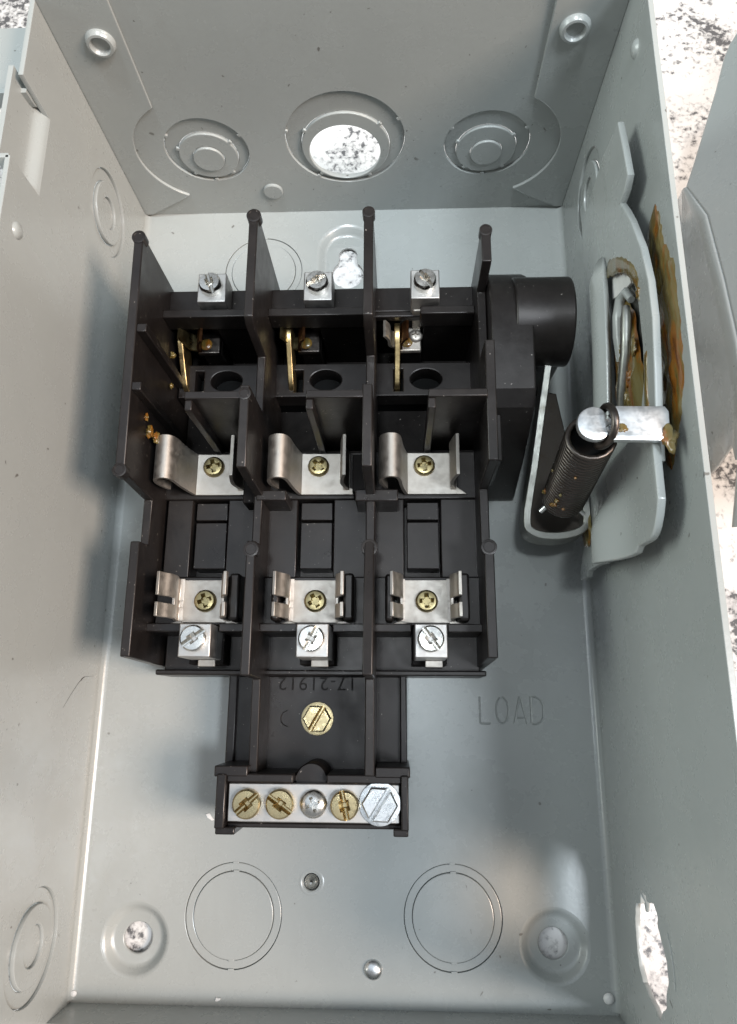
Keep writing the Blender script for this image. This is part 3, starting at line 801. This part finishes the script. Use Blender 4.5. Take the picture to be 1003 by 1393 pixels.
# ================================================================== SWITCH MECHANISM
mech = thing('switch_mechanism', (77, 175, 50), 'greasy grey bracket, coil spring and zinc links on the right wall inside the box', 'switch mechanism')
XB = 77.0
def xlean(z): return XB + max(0.0, (70 - z)) * 0.055
up = [(241.5, 38), (240.5, 70), (239.1, 84.0), (229.3, 86.0), (219.5, 87.4), (217.5, 84.0), (216.8, 80.0), (213.0, 82.6), (207.0, 86.0), (195.7, 91.0), (185.2, 93.4), (175.3, 93.6), (163.5, 91.6), (150, 88.9), (142, 88.0), (142, 30)]
slot = [(209.0, 61.5), (203, 72), (195.5, 82.4), (190, 84.2), (184.0, 85.6), (172, 85.8), (164, 84.4), (158.5, 81.0), (157.5, 70), (160.5, 56), (168.5, 54.0), (190, 57.5), (205, 59.5)]
pl = sheet_mesh([up, slot], 1.9, ((XB, 0, 0), (0, 1, 0), (0, 0, 1), (1, 0, 0)), 0.4)
bm = bmesh.new(); bm.from_mesh(pl)
for v in bm.verts: v.co.x = v.co.x - XB * S + xlean(v.co.z / S) * S
bm.to_mesh(pl); bm.free()
plate = obj('handle_plate', pl, 'paint', mech)
# rail along the slot: rolled inward lip
rail = []
cen_ = [(212.5, 62.0), (206.5, 64.0), (196, 63.2), (184, 61.4), (172, 58.8), (164, 56.8), (157, 54.8)]
for k, (y, z) in enumerate(cen_):
    e = 1.0 if 0 < k < len(cen_) - 1 else 0.55
    pr = chaikin([(XB + 1.2, z - 12.0 * e), (XB + 1.2 - 3.2 * e, z - 10.0 * e), (XB + 1.2 - 4.6 * e, z - 6.0 * e), (XB + 1.2 - 4.4 * e, z - 2.0 * e), (XB + 1.2 - 2.6 * e, z + 1.5 * e)], 2)
    rail.append([(px_, y, pz_) for px_, pz_ in pr])
obj('slot_rail', loft_mesh(rail, False, angle=70), 'paint', mech)
sol = bpy.data.objects[-1] if False else None
for o in list(mech.children):
    if o.name.startswith('slot_rail'):
        md = o.modifiers.new('solid', 'SOLIDIFY'); md.thickness = 1.6 * S; md.offset = -1
# lower foot with rounded corner and a stamped channel
rows = []
NR, NC = 30, 40
for r in range(NR + 1):
    t = r / NR
    row = []
    for c in range(NC + 1):
        u = c / NC
        # lower edge (small y) is wavy, right corner rounded
        ylow = 124.6 + 2.6 * (1 - u) + (1.8 * math.sin(u * 7) if 0.1 < u < 0.8 else 0) + 8.0 * max(0, (u - 0.87) / 0.13) ** 2.6
        yhi = 152.0
        y = ylow + (yhi - ylow) * t
        zlow = 12.5 + 22 * max(0, t - 0.1)
        z = zlow + (90.0 - zlow) * u
        d = math.hypot((y - 132 + (z - 55) * 0.05) / 9.0, 0)
        ridge = 6.4 * math.exp(-((z - 57) / 9.0) ** 2) * (1 / (1 + math.exp((y - 139) / 2.2)))
        tuck = 3.2 * (1 / (1 + math.exp((z - 46) / 3.0)))
        row.append((XB - 0.6 - ridge + tuck * 0.4, y, z))
    rows.append(row)
ft = obj('bracket_foot', loft_mesh(rows, False, angle=80), 'paint', mech)
md = ft.modifiers.new('solid', 'SOLIDIFY'); md.thickness = 1.9 * S; md.offset = 0
b = ft.modifiers.new('bevel', 'BEVEL'); b.width = 0.5 * S; b.segments = 2; b.limit_method = 'ANGLE'
# handle lever seen through the slot
lev = sheet_mesh([[(207, 60), (204, 70), (196, 74), (186, 82), (176, 83), (160, 78), (158, 60), (170, 56), (190, 58)]], 1.4, ((XB + 2.6, 0, 0), (0, 1, 0), (0, 0, 1), (1, 0, 0)), 0.3)
obj('lever', lev, 'dull_steel', mech)
obj('lever_pin', tube_mesh([(XB - 0.2, 187.5, 77.6), (XB - 0.4, 184.5, 77.6), (XB - 0.3, 176, 74.5), (XB - 0.2, 168, 68.5), (XB + 1.0, 159, 61)], [1.0, 1.35, 1.35, 1.25, 1.0], 10), 'dull_steel', mech)
obj('lever_hook', tube_mesh([(XB + 1.6, 178, 66), (XB + 0.6, 184, 68.5), (XB + 0.2, 189, 70.5), (XB + 0.2, 192.5, 73), (XB + 0.6, 192.5, 76.5), (XB + 1.0, 189, 78.5)], [1.6, 1.8, 1.7, 1.4, 1.2, 1.0], 10), 'paint', mech)
pale_plate = sheet_mesh([[(206, 64), (203.5, 72), (196.0, 81), (194.0, 80), (196, 70), (199, 62)]], 1.0, ((XB + 1.6, 0, 0), (0, 1, 0), (0, 0, 1), (1, 0, 0)), 0.2)  # whitish plate at the top of the slot
obj('lever_plate', pale_plate, 'chip', mech)

# zinc strap with a rounded eye end
ZS = 91.0
def sc_(pts): return [(17.83 + (x - 17.83) * 0.972, 87.94 + (y - 87.94) * 0.972) for x, y in pts]
sp = chaikin([(66.6, 148.9), (65.4, 147.2), (62.6, 146.9), (60.0, 148.4), (59.2, 151.2), (60.2, 154.0), (62.8, 155.5), (65.2, 155.0), (66.4, 153.2)], 2) + [(66.0, 152.0), (66.9, 151.2), (66.0, 150.2)]
s1 = sheet_mesh([sc_(sp)], 1.9, ((0, 0, ZS), (1, 0, 0), (0, 1, 0), (0, 0, 1)), 0.35)
sp2 = [(67.4, 147.0), (79.4, 146.8), (80.4, 148.0), (80.6, 154.0), (79.8, 155.3), (68.6, 155.5), (67.0, 153.6), (68.2, 152.2), (67.0, 151.0), (68.0, 149.4), (66.9, 148.4)]
s2 = sheet_mesh([sc_(sp2)], 1.9, ((0, 0, ZS), (1, 0, 0), (0, 1, 0), (0, 0, 1)), 0.35)
s3 = boxes_mesh([(63.4, 67.4, 147.8, 151.0, ZS - 1.6, ZS + 0.4)])
strap = obj('zinc_strap', join_meshes([s1, s2, s3]), 'plated', mech)
# coil spring with its hook
c0, c1_ = Vector((63.4, 149.2, 84.5)), Vector((65.2, 145.2, 45.5))
ax = (c1_ - c0).normalized(); e1 = ax.cross(Vector((0, 1, 0))).normalized(); e2 = ax.cross(e1)
turns = 25; pts = []
for i in range(turns * 18 + 1):
    a = 2 * PI * i / 18; t = i / (turns * 18)
    pts.append(tuple(c0 + (c1_ - c0) * t + e1 * (5.4 * math.cos(a)) + e2 * (5.4 * math.sin(a))))
spr = obj('coil_spring', tube_mesh(pts, 0.78, 7), 'spring', mech)
obj('spring_dark_fill', lathe_mesh([(4.5, 0), (4.5, 36)], 20, 'z', (0, 0, 0), cap=True), 'gap_shade', mech, at=tuple(c1_ + Vector((0, 0, 1))))  # black filler added inside the coil to darken its gaps
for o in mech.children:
    if o.name.startswith('spring_dark_fill'):
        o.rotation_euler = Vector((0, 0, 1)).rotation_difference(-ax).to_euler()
hook = [(c0 + e1 * 5.2), (63.4, 146.2, 86.6), (65.0, 145.2, 89.5), (66.0, 146.4, 93.2), (66.2, 149.3, 95.0), (65.8, 152.2, 94.4), (65.2, 153.9, 92.2), (64.9, 153.6, 89.0)]
hk = chaikin([tuple(h) for h in hook], 2)
obj('spring_hook', tube_mesh(hk, 0.95, 10), 'spring', mech)
# zinc stirrup: a flat strip bent into a U below the spring
path = [(64.6, 190.0), (62.4, 176), (60.0, 160), (57.6, 146), (57.3, 141.0), (58.6, 139.2), (62, 138.0), (67, 137.8), (72, 138.8), (75.0, 140.6), (75.6, 143.0), (75.2, 150)]
path = [path[0], path[1], path[2]] + chaikin(path[3:], 2)
Lp, Rp = strip_poly(path, 2.2)
n = len(path); rings = []
for i in range(n):
    s = min(1.0, max(0.0, (190.0 - path[i][1]) / 48.0))
    zt = 40.0 - 9.5 * s + (0 if i < 4 else 0); zb = zt - 9.0
    rings.append([(Lp[i][0], Lp[i][1], zt), (Rp[i][0], Rp[i][1], zt), (Rp[i][0], Rp[i][1], zb), (Lp[i][0], Lp[i][1], zb)])
obj('stirrup', loft_mesh(rings, True, True, True, 50), 'dull_steel', mech, bev=0.25)
obj('stirrup_floor', sheet_mesh([[(58.4, 140.0), (62, 138.8), (67, 138.6), (72, 139.5), (74.6, 141.2), (74.8, 152), (72.5, 170), (70.0, 187), (65.6, 188), (62.6, 170), (59.4, 150)]], 1.5, ((0, 0, 23.5), (1, 0, 0), (0, 1, 0), (0, 0, 1)), 0.3), 'dark_steel', mech)  # dark plate added to fill the pale gap inside the U
obj('spring_eye', tube_mesh([(60.5, 144.2, 35.6), (62.5, 145.8, 37.4), (65.2, 147.0, 38.6), (67.6, 146.0, 38.0), (69.0, 144.0, 36.4)], 0.85, 8), 'zinc', mech)
obj('spring_eye', tube_mesh([(70.2, 145.8, 37.0), (72.0, 144.6, 35.6), (73.6, 143.4, 34.8)], 0.75, 8), 'zinc', mech)

# grease: uneven smears on wall and slot
def smear(pts, nrm, thick, name, parent, seed):
    """closed outline of 3D points -> domed, lumpy film"""
    n = len(pts); P = [Vector(p) for p in pts]; c = sum(P, Vector()) / n; nv = Vector(nrm)
    half = n // 2
    # pair outline points across the smear: first half forward, second half backward
    A = P[:half]; Bp = P[half:][::-1]
    rings = []; NU = 14
    A2 = chaikin([tuple(a) for a in A], 2); B2 = chaikin([tuple(a) for a in Bp], 2)
    m = min(len(A2), len(B2)); A2, B2 = A2[:m], B2[:m]
    for k in range(m):
        a, b2 = Vector(A2[k]), Vector(B2[k]); row = []
        for j in range(NU + 1):
            u = j / NU
            p = a.lerp(b2, u)
            h = (4 * u * (1 - u)) ** 0.6 * min(1, 3.0 * min(k, m - 1 - k) / m + 0.02)
            nn = noise.noise(p * 0.35 + Vector((seed, 0, 0))) * 0.5 + noise.noise(Vector((p.x, p.y * 0.25, p.z)) * 0.8) * 0.4
            hh = thick * h * (0.75 + nn)
            ed = (1 if j in (0, NU) else 0) * 1.7 * noise.noise(p * 0.6 + Vector((9, 0, seed)))
            row.append(tuple(p + nv * (hh if h > 0.03 else -0.3) + (a - b2).normalized() * ed * (1 if j == 0 else -1)))
        rows_ = row; rings.append(rows_)
    return obj(name, loft_mesh(rings, False, angle=180), 'grease', parent)
XW = HW - 0.05
outer = [(210.0, 89.0), (204.0, 91.4), (197.8, 91.6), (190.6, 95.6), (181.3, 96.2), (172.4, 96.0), (163.6, 95.2), (155.9, 93.0), (147.0, 87.0), (141.5, 81.5)]
inner = [(207.2, 83.8), (202.8, 80.6), (194.5, 79.6), (188, 78.6), (182.2, 78.2), (175, 77.8), (168, 77.6), (157.6, 78.6), (149.8, 78.6), (144.5, 78.0)]
smear([(XW, y, z) for y, z in outer] + [(XW, y, z) for y, z in inner[::-1]], (-1, 0, 0), 1.6, 'grease_smear', mech, 1)
XS = XB - 0.05
smear([(XS, y, z) for y, z in ((205, 63), (201, 71), (197, 78), (192, 83), (187, 86))] + [(XS, y, z) for y, z in ((189, 88), (195, 85.5), (200, 80), (205, 74), (208.5, 66))], (-1, 0, 0), 0.7, 'grease_smear', mech, 3)
smear([(XB + 1.5, y, z) for y, z in ((197, 64), (186, 62), (174, 60), (165, 57), (157.5, 58))] + [(XB + 1.5, y, z) for y, z in ((158, 76), (168, 80), (178, 79), (187, 77), (197, 71))], (-1, 0, 0), 1.7, 'grease_smear', mech, 5)
smear([(XB - 0.1, y, z) for y, z in ((170, 86.5), (160, 84), (154, 83.2), (150, 82))] + [(XB - 0.1, y, z) for y, z in ((150, 84.5), (154, 85.5), (160, 86.5), (170, 88.5))], (-1, 0, 0), 0.4, 'grease_smear', mech, 7)
blob('grease_lump', 78.0, 146.2, ZS + 1.6, 1.9, 2.6, 0.6, 'grease', mech, 9)
blob('grease_lump', 68.2, 148.0, ZS + 1.9, 1.2, 0.9, 0.25, 'grease', mech, 10)
for k, (y, z, r) in enumerate(((186, 86.5, 1.2), (176, 78, 1.5), (170, 72, 1.7), (166, 69, 1.3), (160, 66, 1.6), (190, 72, 1.1), (181, 68, 1.0))):
    blob('grease_lump', XB + (0.2 if z > 80 else 0.6), y, z, 0.5, r * 1.5, r, 'grease', mech, 60 + k)
smear([(XB - 0.9, y, z) for y, z in ((147.0, 29.0), (143.0, 31.5), (138, 31.5), (135.0, 28))] + [(XB - 0.9, y, z) for y, z in ((136.0, 22.5), (139.0, 22.5), (143, 22.5), (147, 25.0))], (-1, 0, 0), 1.0, 'grease_smear', mech, 11)
for k in range(8):
    t = 0.08 + 0.8 * random.random(); a = math.atan2(-0.79, -0.62) + random.uniform(-1.0, 0.5)
    p = c0 + (c1_ - c0) * t + Vector((6.15 * math.cos(a), 6.15 * math.sin(a), 0))
    r_ = random.uniform(0.25, 0.6)
    blob('grease_lump', p.x, p.y, p.z, r_, r_, r_ * random.uniform(0.6, 1.8), 'grease', mech, 20 + k)

# ================================================================== LOOSE COVER
cov = thing('box_cover', (190, 230, -5), 'loose grey metal cover resting on the granite right of the box', 'cover')
CX0, CZ0, CS = 120.0, 34.0, 1.15                # the panel rises to the right
def cz(x): return CZ0 + (x - CX0) * CS
camv = Vector((17.83, 87.94, 246.46))
top = [(117.4, 260.6), (119.9, 268.4), (123.4, 280), (126.7, 291.2), (129.1, 300.6), (130.6, 304.3), (132.5, 307.0), (136, 309.0), (230, 318), (230, 130), (118.0, 140.0), (124.2, 185.0), (123.8, 199.1), (122.8, 220.6), (121.1, 246)]
V_ = [(x, y, cz(x) + 0.7) for x, y in top] + [(x, y, cz(x) - 0.7) for x, y in top]
n_ = len(top)
tp = mesh_from(V_, [tuple(range(n_)), tuple(range(2 * n_ - 1, n_ - 1, -1))] + [(i, (i + 1) % n_, n_ + (i + 1) % n_, n_ + i) for i in range(n_)])
obj('cover_panel', tp, 'paint', cov, bev=0.3)
fold = ((117.6, 260.4), (121.2, 246.0), (122.9, 220.6), (123.9, 199.1), (124.2, 185.0), (121.0, 160.0))
sk = [[(x, y, cz(x) + 0.2) for x, y in fold],
      [(119.0, 263.0, 27), (121.0, 246, 30), (122.6, 220.6, 31), (123.8, 199, 31), (124.4, 185, 30), (124.0, 168, 28)],
      [(125.1, 273.0, 10), (123.6, 246, 10), (123.3, 222, 10), (124.6, 199, 10), (125.4, 185, 10), (127.0, 167.0, 10)],
      [(128.0, 279.0, -4.6), (125.5, 246, -4.6), (124.8, 222, -4.6), (125.6, 199, -4.6), (126.2, 185, -4.6), (128.4, 166.6, -4.6)]]
obj('cover_seam', tube_mesh([(122.0, 249.0, 20), (122.0, 243, 22), (121.9, 234, 24.5), (122.2, 222, 26.5), (122.9, 210, 27.5), (123.6, 199, 27.5)], [1.0, 0.5, 0.4, 0.4, 0.4, 0.3], 6), 'shade_mark_black', cov)
so = obj('cover_skirt', loft_mesh(sk, False, angle=50), 'paint', cov)
md = so.modifiers.new('solid', 'SOLIDIFY'); md.thickness = 1.2 * S

# ================================================================== CHIPS
def chip(x, y, z, l, w, a, label):
    pts = [(-l, -w * .5), (-l * .3, -w), (l * .8, -w * .6), (l, w * .3), (l * .2, w * .5), (-l * .5, w)]
    ca, sa = math.cos(a), math.sin(a)
    me = prism_mesh([(x + p[0] * ca - p[1] * sa, y + p[0] * sa + p[1] * ca) for p in pts], z, z + 0.4, 'z')
    o = obj('paint_chip', me, 'chip'); o['label'] = label; o['category'] = 'paint chip'; o['group'] = 'loose white chips on the box floor'
chip(-42.6, 53.0, 0.02, 1.6, 0.7, -0.7, 'tiny white chip on the floor just left of the terminal bar')
chip(-37.0, 1.9, 0.02, 0.9, 0.5, 0.2, 'tiny white chip at the floor edge below the left knockout')
